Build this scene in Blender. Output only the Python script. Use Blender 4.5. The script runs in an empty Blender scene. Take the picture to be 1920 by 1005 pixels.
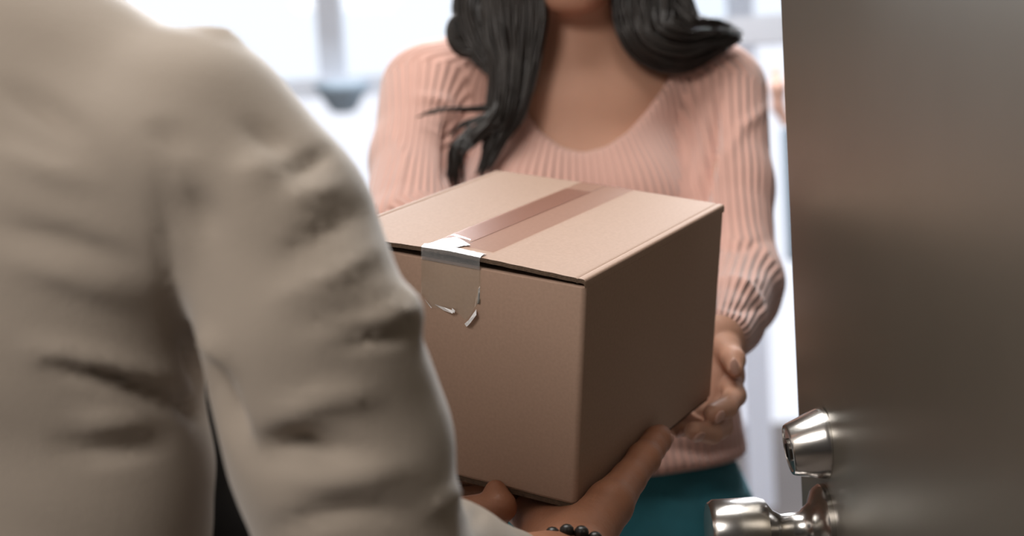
import bpy, bmesh, math, random
import numpy as np
from mathutils import Vector, Matrix, noise
random.seed(4); rng = np.random.default_rng(4)
SC = bpy.context.scene
COL = SC.collection

# ------------------------------------------------------------------ camera
FPX, CXP, CYP = 3000.0, 960.0, 502.5
UP = np.array([-.057, -.085, .995]); UP /= np.linalg.norm(UP)      # world up seen from the camera
FW = np.array([0, 1., 0]); FW = FW - (FW @ UP) * UP; FW /= np.linalg.norm(FW)
XW = np.cross(FW, UP)
M = np.array([XW, FW, UP])
CAM = np.array([0, 0, 1.35])
def C2W(c): return M @ np.asarray(c, float) + CAM
def P(px, py, d): return C2W(((px - CXP) / FPX * d, d, (CYP - py) / FPX * d))
def dirw(c): return M @ np.asarray(c, float)
cd = bpy.data.cameras.new('camera'); cam = bpy.data.objects.new('camera', cd); COL.objects.link(cam)
cd.sensor_width = 36; cd.lens = FPX / 1920 * 36
cd.clip_start = .02
cd.dof.use_dof = True; cd.dof.focus_distance = 1.14; cd.dof.aperture_fstop = 4.2
mx = np.eye(4); mx[:3, 0] = M @ [1, 0, 0]; mx[:3, 1] = M @ [0, 0, 1]; mx[:3, 2] = -(M @ [0, 1, 0]); mx[:3, 3] = CAM
cam.matrix_world = Matrix(mx.tolist()); SC.camera = cam

# ------------------------------------------------------------------ light
w = bpy.data.worlds.new('world'); SC.world = w; w.use_nodes = True
bg = w.node_tree.nodes['Background']; bg.inputs[0].default_value = (.86, .91, 1, 1); bg.inputs[1].default_value = 1.06
def area(name, loc, target, sx, sy, power, color):
    l = bpy.data.lights.new(name, 'AREA'); l.shape = 'RECTANGLE'; l.size = sx; l.size_y = sy; l.energy = power; l.color = color
    o = bpy.data.objects.new(name, l); COL.objects.link(o); o.location = loc
    o.rotation_euler = (Vector(target) - Vector(loc)).to_track_quat('-Z', 'Y').to_euler(); return o
area('window_daylight', (.1, 4.6, 2.55), (0, 1.2, 1.2), 2.0, .6, 260, (.93, .96, 1))
area('room_window_light', (-.92, -.45, 2.5), (.05, 1.35, 1.2), .7, .7, 25, (1, .94, .88))  # added fill lamp behind the camera, no window modelled there
area('side_window_daylight', (.48, 3.15, 2.15), (0, .9, 1.2), .4, .7, 50, (.93, .96, 1))
area('ceiling_light', (-.15, 1.5, 2.8), (-.15, 1.5, 0), 1.0, 1.0, 25, (1, .97, .93))  # added overhead fill to brighten box top, sleeves and shoulders
SC.view_settings.view_transform = 'Standard'; SC.view_settings.look = 'None'
SC.view_settings.exposure = .2; SC.view_settings.gamma = 1; SC.view_settings.use_curve_mapping = False
try: SC.cycles.use_denoising = True
except Exception: pass

# ------------------------------------------------------------------ materials
def mat(name, col, rough=.7, metal=0, noise_scale=0, noise_amt=.15, bump=0, bump_scale=200, sheen=0, sss=0, spec=.5, coat=0, stretch=None):
    m = bpy.data.materials.new(name); m.use_nodes = True; nt = m.node_tree; b = nt.nodes['Principled BSDF']
    b.inputs['Base Color'].default_value = (*col, 1); b.inputs['Roughness'].default_value = rough; b.inputs['Metallic'].default_value = metal
    b.inputs['Specular IOR Level'].default_value = spec
    if sheen: b.inputs['Sheen Weight'].default_value = sheen; b.inputs['Sheen Roughness'].default_value = .5
    if coat: b.inputs['Coat Weight'].default_value = coat; b.inputs['Coat Roughness'].default_value = .1
    if sss:
        b.inputs['Subsurface Weight'].default_value = sss; b.inputs['Subsurface Radius'].default_value = (.01, .004, .002); b.inputs['Subsurface Scale'].default_value = 1
    tc = nt.nodes.new('ShaderNodeTexCoord'); src = tc.outputs['Object']
    if stretch:
        mp = nt.nodes.new('ShaderNodeMapping'); mp.inputs['Scale'].default_value = stretch; nt.links.new(src, mp.inputs['Vector']); src = mp.outputs['Vector']
    if noise_scale:
        n = nt.nodes.new('ShaderNodeTexNoise'); n.inputs['Scale'].default_value = noise_scale; n.inputs['Detail'].default_value = 6
        nt.links.new(src, n.inputs['Vector'])
        r = nt.nodes.new('ShaderNodeMix'); r.data_type = 'RGBA'
        r.inputs['A'].default_value = (*[max(0, c * (1 - noise_amt)) for c in col], 1); r.inputs['B'].default_value = (*[min(1, c * (1 + noise_amt)) for c in col], 1)
        nt.links.new(n.outputs['Fac'], r.inputs['Factor']); nt.links.new(r.outputs['Result'], b.inputs['Base Color'])
    if bump:
        n2 = nt.nodes.new('ShaderNodeTexNoise'); n2.inputs['Scale'].default_value = bump_scale; n2.inputs['Detail'].default_value = 4
        nt.links.new(src, n2.inputs['Vector'])
        bp = nt.nodes.new('ShaderNodeBump'); bp.inputs['Strength'].default_value = bump; bp.inputs['Distance'].default_value = .002
        nt.links.new(n2.outputs['Fac'], bp.inputs['Height']); nt.links.new(bp.outputs['Normal'], b.inputs['Normal'])
    return m
MAT = {}
MAT['skin_w'] = mat('skin_warm', (.50, .275, .19), .55, noise_scale=30, noise_amt=.08, sss=.12, spec=.3)
MAT['skin_m'] = mat('skin_tan', (.34, .148, .082), .5, noise_scale=60, noise_amt=.14, bump=.25, bump_scale=260, sss=.08)
MAT['nail'] = mat('nail', (.56, .32, .25), .42)
MAT['lips'] = mat('lips', (.48, .17, .15), .4)
MAT['hair_w'] = mat('hair_dark_brown', (.016, .012, .010), .33, noise_scale=20, noise_amt=.5, spec=.5)
MAT['hair_m'] = mat('hair_black', (.012, .010, .009), .5)
MAT['shirt'] = mat('linen_shirt', (.375, .315, .26), .9, noise_scale=9, noise_amt=.06, bump=.3, bump_scale=700, sheen=.35)
MAT['jeans'] = mat('teal_denim', (.018, .145, .185), .8, noise_scale=14, noise_amt=.5, bump=.4, bump_scale=500)
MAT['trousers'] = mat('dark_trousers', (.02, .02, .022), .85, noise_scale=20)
MAT['shoe'] = mat('shoe_leather', (.05, .035, .03), .5)
MAT['white'] = mat('white_paint', (.80, .81, .84), .6, noise_scale=3, noise_amt=.03)
MAT['taupe'] = mat('taupe_paint', (.13, .11, .09), .8, noise_scale=3, noise_amt=.05)
MAT['dark_wall'] = mat('dark_wall_paint', (.055, .045, .038), .8, noise_scale=3, noise_amt=.05)
MAT['frame'] = mat('pale_grey_frame', (.66, .70, .78), .5, noise_scale=5, noise_amt=.04)
MAT['blue_grey'] = mat('blue_grey_paint', (.22, .28, .34), .6, noise_scale=12, noise_amt=.1)
MAT['peach'] = mat('peach_cloth', (.72, .45, .36), .9, noise_scale=20)
MAT['floor'] = mat('floor_concrete', (.16, .13, .11), .6, noise_scale=4, noise_amt=.2)
MAT['metal'] = mat('satin_nickel', (.60, .58, .56), .21, 1)
MAT['brass_dark'] = mat('keyway_dark', (.12, .11, .10), .3, 1)
MAT['eye'] = mat('eye_white', (.75, .72, .70), .2)
MAT['iris'] = mat('brown_iris', (.06, .03, .015), .2)
MAT['bead'] = mat('dark_bead', (.015, .012, .010), .35)
MAT['door'] = mat('brushed_door', (.20, .18, .148), .38, .75, noise_scale=7, noise_amt=.12, bump=.05, bump_scale=700)
MAT['edge_dark'] = mat('corrugated_edge', (.10, .065, .042), .9, noise_scale=300, noise_amt=.6, bump=.5, bump_scale=800)

def nodes(m): return m.node_tree.nodes, m.node_tree.links
def cardboard():
    m = mat('cardboard', (.40, .275, .21), .82, noise_scale=420, noise_amt=.13, spec=.25)
    ns, lk = nodes(m); b = ns['Principled BSDF']
    tc = ns.new('ShaderNodeTexCoord')
    wv = ns.new('ShaderNodeTexWave'); wv.inputs['Scale'].default_value = 45; wv.inputs['Distortion'].default_value = .6; wv.inputs['Detail'].default_value = 2
    wv.bands_direction = 'X'; lk.new(tc.outputs['Object'], wv.inputs['Vector'])
    n = ns.new('ShaderNodeTexNoise'); n.inputs['Scale'].default_value = 30; n.inputs['Detail'].default_value = 8; lk.new(tc.outputs['Object'], n.inputs['Vector'])
    a = ns.new('ShaderNodeMath'); a.operation = 'MULTIPLY_ADD'; a.inputs[1].default_value = .10; lk.new(wv.outputs['Fac'], a.inputs[0]); lk.new(n.outputs['Fac'], a.inputs[2])
    bp = ns.new('ShaderNodeBump'); bp.inputs['Strength'].default_value = .16; bp.inputs['Distance'].default_value = .002
    lk.new(a.outputs[0], bp.inputs['Height']); lk.new(bp.outputs['Normal'], b.inputs['Normal'])
    return m
MAT['card'] = cardboard()
def glassy(name, tint, gloss, rough, haze=0):
    m = bpy.data.materials.new(name); m.use_nodes = True; ns, lk = nodes(m); ns.remove(ns['Principled BSDF']); out = ns['Material Output']
    t = ns.new('ShaderNodeBsdfTransparent'); t.inputs[0].default_value = (*tint, 1)
    g = ns.new('ShaderNodeBsdfGlossy'); g.inputs['Roughness'].default_value = rough
    fr = ns.new('ShaderNodeFresnel'); fr.inputs[0].default_value = 1.45
    mu = ns.new('ShaderNodeMath'); mu.operation = 'MULTIPLY'; mu.inputs[1].default_value = gloss; lk.new(fr.outputs[0], mu.inputs[0])
    mxs = ns.new('ShaderNodeMixShader'); lk.new(mu.outputs[0], mxs.inputs[0]); lk.new(t.outputs[0], mxs.inputs[1]); lk.new(g.outputs[0], mxs.inputs[2])
    top = mxs.outputs[0]
    if haze:
        df = ns.new('ShaderNodeBsdfDiffuse'); df.inputs[0].default_value = (.75, .77, .80, 1); m2 = ns.new('ShaderNodeMixShader'); m2.inputs[0].default_value = haze
        lk.new(top, m2.inputs[1]); lk.new(df.outputs[0], m2.inputs[2]); top = m2.outputs[0]
    lk.new(top, out.inputs[0]); return m
MAT['glass'] = glassy('clear_glass', (.98, .99, 1), .3, .02)
MAT['tinted'] = glassy('tinted_glass', (.99, .98, .985), .3, .05)
MAT['tape_brown'] = glassy('brown_tape', (.86, .77, .74), .18, .4)
MAT['tape_clear'] = glassy('clear_tape', (.90, .91, .87), 1.0, .12, .03)
def film_glare():
    m = mat('crumpled_film', (.86, .87, .90), .25, noise_scale=150, noise_amt=.1, bump=.6, bump_scale=220, coat=.5); return m  # crumpled tape; its white colour stands in for window glare
MAT['film'] = film_glare()
MAT['tape_lip'] = glassy('hazy_tape', (.85, .88, .92), 1.5, .15, .13)
MAT['film_thin'] = glassy('thin_film', (.9, .9, .9), 1.5, .2, .6)
def knit():
    m = mat('ribbed_knit', (.66, .385, .318), .92, noise_scale=25, noise_amt=.06, sheen=.45, spec=.2)
    ns, lk = nodes(m); b = ns['Principled BSDF']
    at = ns.new('ShaderNodeAttribute'); at.attribute_name = 'rib'
    ml = ns.new('ShaderNodeMath'); ml.operation = 'MULTIPLY'; ml.inputs[1].default_value = 2 * math.pi / .0088; lk.new(at.outputs['Fac'], ml.inputs[0])
    sn = ns.new('ShaderNodeMath'); sn.operation = 'SINE'; lk.new(ml.outputs[0], sn.inputs[0])
    bp = ns.new('ShaderNodeBump'); bp.inputs['Strength'].default_value = .75; bp.inputs['Distance'].default_value = .002
    lk.new(sn.outputs[0], bp.inputs['Height']); lk.new(bp.outputs['Normal'], b.inputs['Normal'])
    return m
MAT['knit'] = knit()

# ------------------------------------------------------------------ object helpers
def link(name, me, m=None, parent=None, smooth=False):
    o = bpy.data.objects.new(name, me); COL.objects.link(o)
    if m: me.materials.append(MAT[m])
    if parent: o.parent = parent
    if smooth: me.polygons.foreach_set('use_smooth', [True] * len(me.polygons))
    return o
def raw(name, v, f, m, parent=None, smooth=False):
    me = bpy.data.meshes.new(name); me.from_pydata([tuple(x) for x in v], [], [tuple(x) for x in f]); me.update()
    return link(name, me, m, parent, smooth)
def bmo(name, bm, m, parent=None, smooth=False):
    me = bpy.data.meshes.new(name); bmesh.ops.recalc_face_normals(bm, faces=bm.faces); bm.to_mesh(me); bm.free()
    return link(name, me, m, parent, smooth)
def empty(name, loc=(0, 0, 0), mw=None):
    o = bpy.data.objects.new(name, None); COL.objects.link(o); o.empty_display_size = .05
    if mw is not None: o.matrix_world = mw
    else: o.location = loc
    return o
def tag(o, label=None, cat=None, group=None, kind=None):
    if label: o['label'] = label
    if cat: o['category'] = cat
    if group: o['group'] = group
    if kind: o['kind'] = kind
    return o
def boxbm(bm, lo, hi, bev=0):
    r = bmesh.ops.create_cube(bm, size=1); lo = Vector(lo); hi = Vector(hi)
    for v in r['verts']: v.co = Vector([(lo[i] + hi[i]) / 2 + v.co[i] * (hi[i] - lo[i]) for i in range(3)])
    if bev:
        es = list({e for v in r['verts'] for e in v.link_edges}); bmesh.ops.bevel(bm, geom=es, offset=bev, segments=2, affect='EDGES', profile=.5)
def abox(name, lo, hi, m, parent=None, bev=0):
    bm = bmesh.new(); boxbm(bm, lo, hi, bev); return bmo(name, bm, m, parent)
def lathe(bm, prof, n=48, axis_m=None):
    rings = []
    for (r, x) in prof:
        rings.append([bm.verts.new((x, r * math.cos(2 * math.pi * k / n), r * math.sin(2 * math.pi * k / n))) for k in range(n)])
    for a, b in zip(rings, rings[1:]):
        for k in range(n): bm.faces.new((a[k], a[(k + 1) % n], b[(k + 1) % n], b[k]))
    bm.faces.new(rings[0][::-1]); bm.faces.new(rings[-1])

# ------------------------------------------------------------------ signed distance modelling (smooth unions -> one continuous skin)
class Field:
    def __init__(s, lo, hi, h):
        s.lo = np.array(lo, float); s.h = h; s.n = np.ceil((np.array(hi) - s.lo) / h).astype(int) + 1
        s.F = np.full(s.n, .08, np.float32)
        s.ax = [(s.lo[i] + h * np.arange(s.n[i])).astype(np.float32) for i in range(3)]
    def block(s, lo, hi):
        a = np.clip(np.floor((lo - s.lo) / s.h).astype(int), 0, s.n); b = np.clip(np.ceil((hi - s.lo) / s.h).astype(int) + 1, 0, s.n)
        if np.any(b <= a): return None, None
        sl = tuple(slice(a[i], b[i]) for i in range(3))
        return sl, np.meshgrid(*[s.ax[i][sl[i]] for i in range(3)], indexing='ij')
    def _comb(s, sl, d, k, sub=False):
        a = s.F[sl]
        if sub: d = -d; hh = np.clip(.5 - .5 * (d - a) / k, 0, 1) if k else 0; s.F[sl] = (d * (1 - hh) + a * hh + k * hh * (1 - hh)) if k else np.maximum(a, d)
        elif k: hh = np.clip(.5 + .5 * (d - a) / k, 0, 1); s.F[sl] = d * (1 - hh) + a * hh - k * hh * (1 - hh)
        else: s.F[sl] = np.minimum(a, d)
    def cone(s, p0, r0, p1, r1, k=.01, flat=None, sub=False):
        p0 = np.asarray(p0, float); p1 = np.asarray(p1, float); R = max(r0, r1) + 3 * k + .012
        sl, g = s.block(np.minimum(p0, p1) - R, np.maximum(p0, p1) + R)
        if sl is None: return
        ab = p1 - p0; L = ab @ ab + 1e-12
        q = [g[i] - np.float32(p0[i]) for i in range(3)]
        t = np.clip((q[0] * ab[0] + q[1] * ab[1] + q[2] * ab[2]) / L, 0, 1)
        v = [q[i] - t * np.float32(ab[i]) for i in range(3)]
        sc = 1
        if flat is not None:
            n, sc = flat; dn = (v[0] * n[0] + v[1] * n[1] + v[2] * n[2]) * np.float32(1 / sc - 1); v = [v[i] + dn * np.float32(n[i]) for i in range(3)]
        d = np.sqrt(v[0] ** 2 + v[1] ** 2 + v[2] ** 2) - (r0 + (r1 - r0) * t)
        if flat is not None: d = d * np.float32((1 + sc) / 2)
        s._comb(sl, d.astype(np.float32), k, sub)
    def chain(s, pts, k=.01, flat=None):
        for (p0, r0), (p1, r1) in zip(pts, pts[1:]): s.cone(p0, r0, p1, r1, k, flat)
    def ell(s, c, axes, rad, k=.01, sub=False):
        c = np.asarray(c, float); rad = np.asarray(rad, float); R = rad.max() + 3 * k + .012
        sl, g = s.block(c - R, c + R)
        if sl is None: return
        q = [g[i] - np.float32(c[i]) for i in range(3)]; u = 0; u2 = 0
        for a, r in zip(axes, rad):
            t = (q[0] * a[0] + q[1] * a[1] + q[2] * a[2]); u = u + (t / r) ** 2; u2 = u2 + (t / (r * r)) ** 2
        k0 = np.sqrt(u); d = k0 * (k0 - 1) / np.maximum(np.sqrt(u2), 1e-6)
        s._comb(sl, d.astype(np.float32), k, sub)
    def cut(s, fn, k=0):                       # keep where fn(x,y,z) < 0
        g = np.meshgrid(*s.ax, indexing='ij'); d = fn(*g).astype(np.float32)
        s._comb(tuple(slice(None) for _ in range(3)), -d, k, True)
    def mesh(s, smooth=1):
        F = s.F; S = F < 0; n = s.n
        c = np.zeros(n - 1, np.int8)
        for dx in (0, 1):
            for dy in (0, 1):
                for dz in (0, 1): c += S[dx:n[0] - 1 + dx, dy:n[1] - 1 + dy, dz:n[2] - 1 + dz]
        act = (c > 0) & (c < 8); I = np.argwhere(act); idx = -np.ones(n - 1, np.int64); idx[act] = np.arange(len(I))
        acc = np.zeros((len(I), 3)); cnt = np.zeros(len(I))
        cor = [(a, b, d) for a in (0, 1) for b in (0, 1) for d in (0, 1)]
        val = {k: F[I[:, 0] + k[0], I[:, 1] + k[1], I[:, 2] + k[2]].astype(float) for k in cor}
        for a in cor:
            for i in range(3):
                if a[i] == 0:
                    b = list(a); b[i] = 1; b = tuple(b); va, vb = val[a], val[b]; mk = (va < 0) != (vb < 0)
                    t = np.where(mk, va / np.where(mk, va - vb, 1), 0); p = np.tile(np.array(a, float), (len(I), 1)); p[:, i] = t
                    acc[mk] += p[mk]; cnt[mk] += 1
        V = s.lo + s.h * (I + acc / cnt[:, None])
        Q = []
        for i in range(3):
            sh = [slice(None)] * 3; sh2 = [slice(None)] * 3; sh[i] = slice(0, -1); sh2[i] = slice(1, None)
            A, B = S[tuple(sh)], S[tuple(sh2)]; E = np.argwhere(A != B); j, k = (i + 1) % 3, (i + 2) % 3
            ok = (E[:, j] > 0) & (E[:, k] > 0) & (E[:, j] < n[j] - 1) & (E[:, k] < n[k] - 1); E = E[ok]
            def ci(dj, dk):
                e = E.copy(); e[:, j] -= dj; e[:, k] -= dk; return idx[e[:, 0], e[:, 1], e[:, 2]]
            q = np.stack([ci(1, 1), ci(0, 1), ci(0, 0), ci(1, 0)], 1)
            fl = ~A[E[:, 0], E[:, 1], E[:, 2]]; q[fl] = q[fl][:, ::-1]; Q.append(q)
        Q = np.concatenate(Q); Q = Q[(Q >= 0).all(1)]
        for _ in range(smooth): V = lap(V, Q)
        return V, Q
def lap(V, Q, a=.5):
    acc = np.zeros_like(V); cn = np.zeros(len(V))
    for i in range(4):
        s, t = Q[:, i], Q[:, (i + 1) % 4]
        for c in range(3): acc[:, c] += np.bincount(s, V[t, c], len(V)) + np.bincount(t, V[s, c], len(V))
        cn += np.bincount(s, minlength=len(V)) + np.bincount(t, minlength=len(V))
    return V * (1 - a) + a * acc / np.maximum(cn, 1)[:, None]
def normals(V, Q):
    nf = np.cross(V[Q[:, 2]] - V[Q[:, 0]], V[Q[:, 3]] - V[Q[:, 1]]); N = np.zeros_like(V)
    for i in range(4):
        for c in range(3): N[:, c] += np.bincount(Q[:, i], nf[:, c], len(V))
    return N / np.maximum(np.linalg.norm(N, axis=1), 1e-12)[:, None]
def vq(name, V, Q, m, parent=None, attrs=None):
    me = bpy.data.meshes.new(name); me.vertices.add(len(V)); me.vertices.foreach_set('co', V.astype(np.float32).ravel())
    me.loops.add(Q.size); me.loops.foreach_set('vertex_index', Q.astype(np.int32).ravel())
    me.polygons.add(len(Q)); me.polygons.foreach_set('loop_start', np.arange(0, Q.size, 4, dtype=np.int32))
    me.polygons.foreach_set('use_smooth', np.ones(len(Q), bool)); me.update(calc_edges=True); me.validate()
    for k, a in (attrs or {}).items():
        at = me.attributes.new(k, 'FLOAT', 'CORNER' if a.ndim == 2 else 'POINT'); at.data.foreach_set('value', a.astype(np.float32).ravel())
    return link(name, me, m, parent)
def join(parts):
    off = 0; VV = []; QQ = []
    for V, Q in parts: VV.append(V); QQ.append(Q + off); off += len(V)
    return np.concatenate(VV), np.concatenate(QQ)
def to_px(V):
    c = (V - CAM) @ M          # rows of M are the world axes in camera terms
    return CXP + FPX * c[:, 0] / c[:, 1], CYP - FPX * c[:, 2] / c[:, 1], c[:, 1]
def vnoise(V, sc, seed=0): return np.array([noise.noise(Vector((v[0] * sc[0] + seed, v[1] * sc[1], v[2] * sc[2]))) for v in V])
def unit(v): v = np.asarray(v, float); return v / np.linalg.norm(v)
Z = np.array([0, 0, 1.])

# ------------------------------------------------------------------ the carton's frame
BW, BD, BH = .217, .261, .169
DA = 1.10
bx = unit([.8775, -.4525, -.159]); bz = np.array([.030, -.280, .9595]); bz = unit(bz - (bz @ bx) * bx); by = np.cross(bz, bx)
A0 = P(1098, 525, DA); BX, BY, BZ = dirw(bx), dirw(by), dirw(bz)
def BL(x, y, z): return A0 + BX * x + BY * y + BZ * z
def on_right(px, py, off):                    # a point near the carton's right face
    d = unit(P(px, py, 1) - CAM); t = ((A0 + BX * off - CAM) @ BX) / (d @ BX); return CAM + d * t
BMAT = Matrix(np.vstack([np.column_stack([BX, BY, BZ, A0]), [0, 0, 0, 1]]).tolist())

# ------------------------------------------------------------------ setting
tag(abox('floor', (-4, -3, -.1), (4, 7, 0), 'floor'), kind='structure')
YF = 5.0
def at(px, py, y):                             # world point on the plane Y = y
    d = P(px, py, 1) - CAM; return CAM + d * (y / d[1])
xm = at(620, 75, YF)[0]; zs = at(640, 158, YF)[2]
def glazed_wall(name, y, x0, x1, sill, mull, zt=2.9, mw=.075):
    r = empty(name, (0, y, 0)); tag(r, kind='structure')
    def prt(nm, lo, hi, m, parent=r): o = abox(nm, lo, hi, m, parent); return o
    fr = prt('bottom_rail', (x0, -.03, .0), (x1, .03, .12), 'frame'); prt('head_rail', (x0, -.03, zt - .08), (x1, .03, zt), 'frame')
    prt('sill_rail', (x0, -.05, sill - .035), (x1, .05, sill + .02), 'frame')
    xs = [x0] + mull + [x1]
    for i, x in enumerate(xs): prt('mullion', (x - mw / 2, -.035, .12 if i in (0, len(xs) - 1) else sill + .02), (x + mw / 2, .035, zt - .08), 'frame')
    prt('lower_pane', (x0 + mw / 2, -.004, .12), (x1 - mw / 2, .004, sill - .035), 'tinted')
    for a, b in zip(xs, xs[1:]):
        prt('upper_pane', (a + mw / 2, -.004, sill + .02), (b - mw / 2, .004, zt - .08), 'glass')
    return r
glazed_wall('window_1', YF, -3.2, .75, zs, [xm - 1.3, xm, xm + 1.0])
y2 = 3.3; z2 = at(1430, 50, y2)[2]
glazed_wall('window_2', y2, at(1230, 300, y2)[0], 2.4, z2, [1.5], mw=.06)
tag(abox('ceiling', (-4, -3, 2.9), (4, 5.2, 3.0), 'taupe'), kind='structure')
tag(abox('wall_right', (.85, -3, 0), (.95, 3.2, 2.9), 'dark_wall'), kind='structure')
tag(abox('wall_far', (-1.85, 4.85, 0), (-1.15, 4.95, 2.9), 'taupe'), kind='structure')  # unseen pier, added so the door leaf reflects something dark
tag(abox('wall_back', (-3, -3.1, 0), (.95, -3, 2.9), 'dark_wall'), kind='structure')
tag(abox('wall_left', (-1.95, -3, 0), (-1.85, 4.2, 2.9), 'taupe'), kind='structure')
# tapered planter bracket under the mullion
bm = bmesh.new(); pr = []
c0 = at(641, 160, YF - .1); s5 = YF / FPX
lathe(bm, [(.003, 0), (36 * s5, 0), (52 * s5, .012), (44 * s5, -12 * s5), (24 * s5, -44 * s5), (15 * s5, -50 * s5), (.003, -50 * s5)], 40)
for v in bm.verts: x, y, z = v.co; v.co = (c0[0] + y, c0[1] + z * .55, c0[2] + x)
o = bmo('wall_planter', bm, 'blue_grey', smooth=True); tag(o, 'blue-grey tapered planter fixed under the window mullion', 'planter')
# grey panel and peach cloth beyond the door edge
a = at(1464, 238, y2 - .06); b_ = at(1500, 486, y2 - .06)
o = abox('wall_box', (a[0], y2 - .12, b_[2]), (a[0] + .09, y2 - .045, a[2]), 'blue_grey', bev=.006); tag(o, 'tall blue-grey box on the window beside the door edge', 'box')
F = Field(at(1430, 270, y2 - .2) - [.05, .02, .05], at(1500, 100, y2 + .02) + [.05, .02, .05], .006)
for (q0, r0, q1, r1) in [((1452, 122), .006, (1458, 165), .016), ((1458, 165), .016, (1459, 200), .013), ((1459, 200), .013, (1480, 238), .012)]:
    F.cone(at(*q0, y2 - .085), r0, at(*q1, y2 - .085), r1, .01)
V, Q = F.mesh(1); tag(vq('peach_cloth', V, Q, 'peach'), 'small peach cloth resting on top of the blue-grey box', 'cloth')

# ------------------------------------------------------------------ open door
ang = math.radians(2.0)
d0 = P(1463, 0, 1.27); d1 = P(1506, 1000, 1.27)
E0 = C2W(((1484 - CXP) / FPX * 1.26, 1.26, 0)); E0[2] = 0
td = unit([math.sin(ang), -math.cos(ang), 0]); nd = np.array([td[1], -td[0], 0.])   # nd: towards the people (left)
if nd[0] > 0: nd = -nd
DM = Matrix(np.vstack([np.column_stack([nd, td, Z, E0]), [0, 0, 0, 1]]).tolist())
dr = empty('door_1', mw=DM); tag(dr, kind='structure')
abox('door_leaf', (-.045, 0, .01), (0, .92, 2.08), 'door', dr, .003)
def door_at(px, py, off=0):                    # door-local coordinates of the door face point in view at a pixel
    d = P(px, py, 1) - CAM; t = ((E0 + nd * off - CAM) @ nd) / (d @ nd); q = CAM + d * t - E0; return np.array([q @ nd, q @ td, q @ Z])
k0 = door_at(1547, 830)
bm = bmesh.new(); lathe(bm, [(.0265, 0), (.0268, .003), (.0262, .006), (.0195, .0285), (.0185, .030), (.0165, .0303), (.016, .0293), (.003, .0293)], 56)
dbm = bmo('deadbolt_cylinder', bm, 'metal', dr, True); dbm.location = k0 - np.array([.0025, 0, 0]); dbm.rotation_euler = (0, math.radians(7), 0)
mod = dbm.modifiers.new('es', 'EDGE_SPLIT'); mod.split_angle = math.radians(35)
bm = bmesh.new(); lathe(bm, [(.0085, 0), (.0085, .002), (.003, .0024)], 24); boxbm(bm, (.002, -.0012, -.005), (.0032, .0012, .005))
kw = bmo('keyway', bm, 'brass_dark', dbm); kw.location = (.0290, 0, 0)
k1 = door_at(1550, 990)
bm = bmesh.new(); lathe(bm, [(.033, 0), (.033, .004), (.030, .008), (.020, .012), (.0135, .020), (.0125, .034), (.016, .040), (.0245, .046), (.0265, .052), (.0265, .084), (.024, .088), (.003, .0895)], 56)
kb = bmo('door_knob', bm, 'metal', dr, True); kb.location = k1; mod = kb.modifiers.new('es', 'EDGE_SPLIT'); mod.split_angle = math.radians(35)

# ------------------------------------------------------------------ carton
ct = empty('cardboard_box', mw=BMAT); tag(ct, 'plain brown cardboard box taped shut, held between two people', 'box')
def rrect(x0, x1, y0, y1, r, n=5):
    out = []
    for cx, cy, a0 in ((x1 - r, y1 - r, 0), (x0 + r, y1 - r, 90), (x0 + r, y0 + r, 180), (x1 - r, y0 + r, 270)):
        for k in range(n + 1): a = math.radians(a0 + 90 * k / n); out.append((cx + r * math.cos(a), cy + r * math.sin(a)))
    return out
T = .0035
bm = bmesh.new()
loops = []
for (ins, z) in ((.0012, -BH), (0, -BH + .002), (0, -.0065), (.0008, -.0055), (T, -.0055), (T, -BH + T)):
    loops.append([bm.verts.new((x, y, z)) for x, y in rrect(-BW + ins, 0 - ins, ins, BD - ins, max(.0042 - ins * .5, .001))])
for a, b in zip(loops, loops[1:]):
    for k in range(len(a)): bm.faces.new((a[k], a[(k + 1) % len(a)], b[(k + 1) % len(b)], b[k]))
bm.faces.new(loops[-1])
bd = bmo('carton_body', bm, 'card', ct, True); mod = bd.modifiers.new('es', 'EDGE_SPLIT'); mod.split_angle = math.radians(30); mod = bd.modifiers.new('wn', 'WEIGHTED_NORMAL'); mod.weight = 100
for s in (0, 1):                               # bottom flaps with their dark cut edges
    y0, y1 = (.0006, BD / 2 - .001) if s == 0 else (BD / 2 + .001, BD - .0006)
    abox('bottom_flap', (-BW + .003, y0 + (.0 if s else .0), -BH - .0036), (-.003, y1, -BH - .0002), 'edge_dark', ct)
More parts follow.
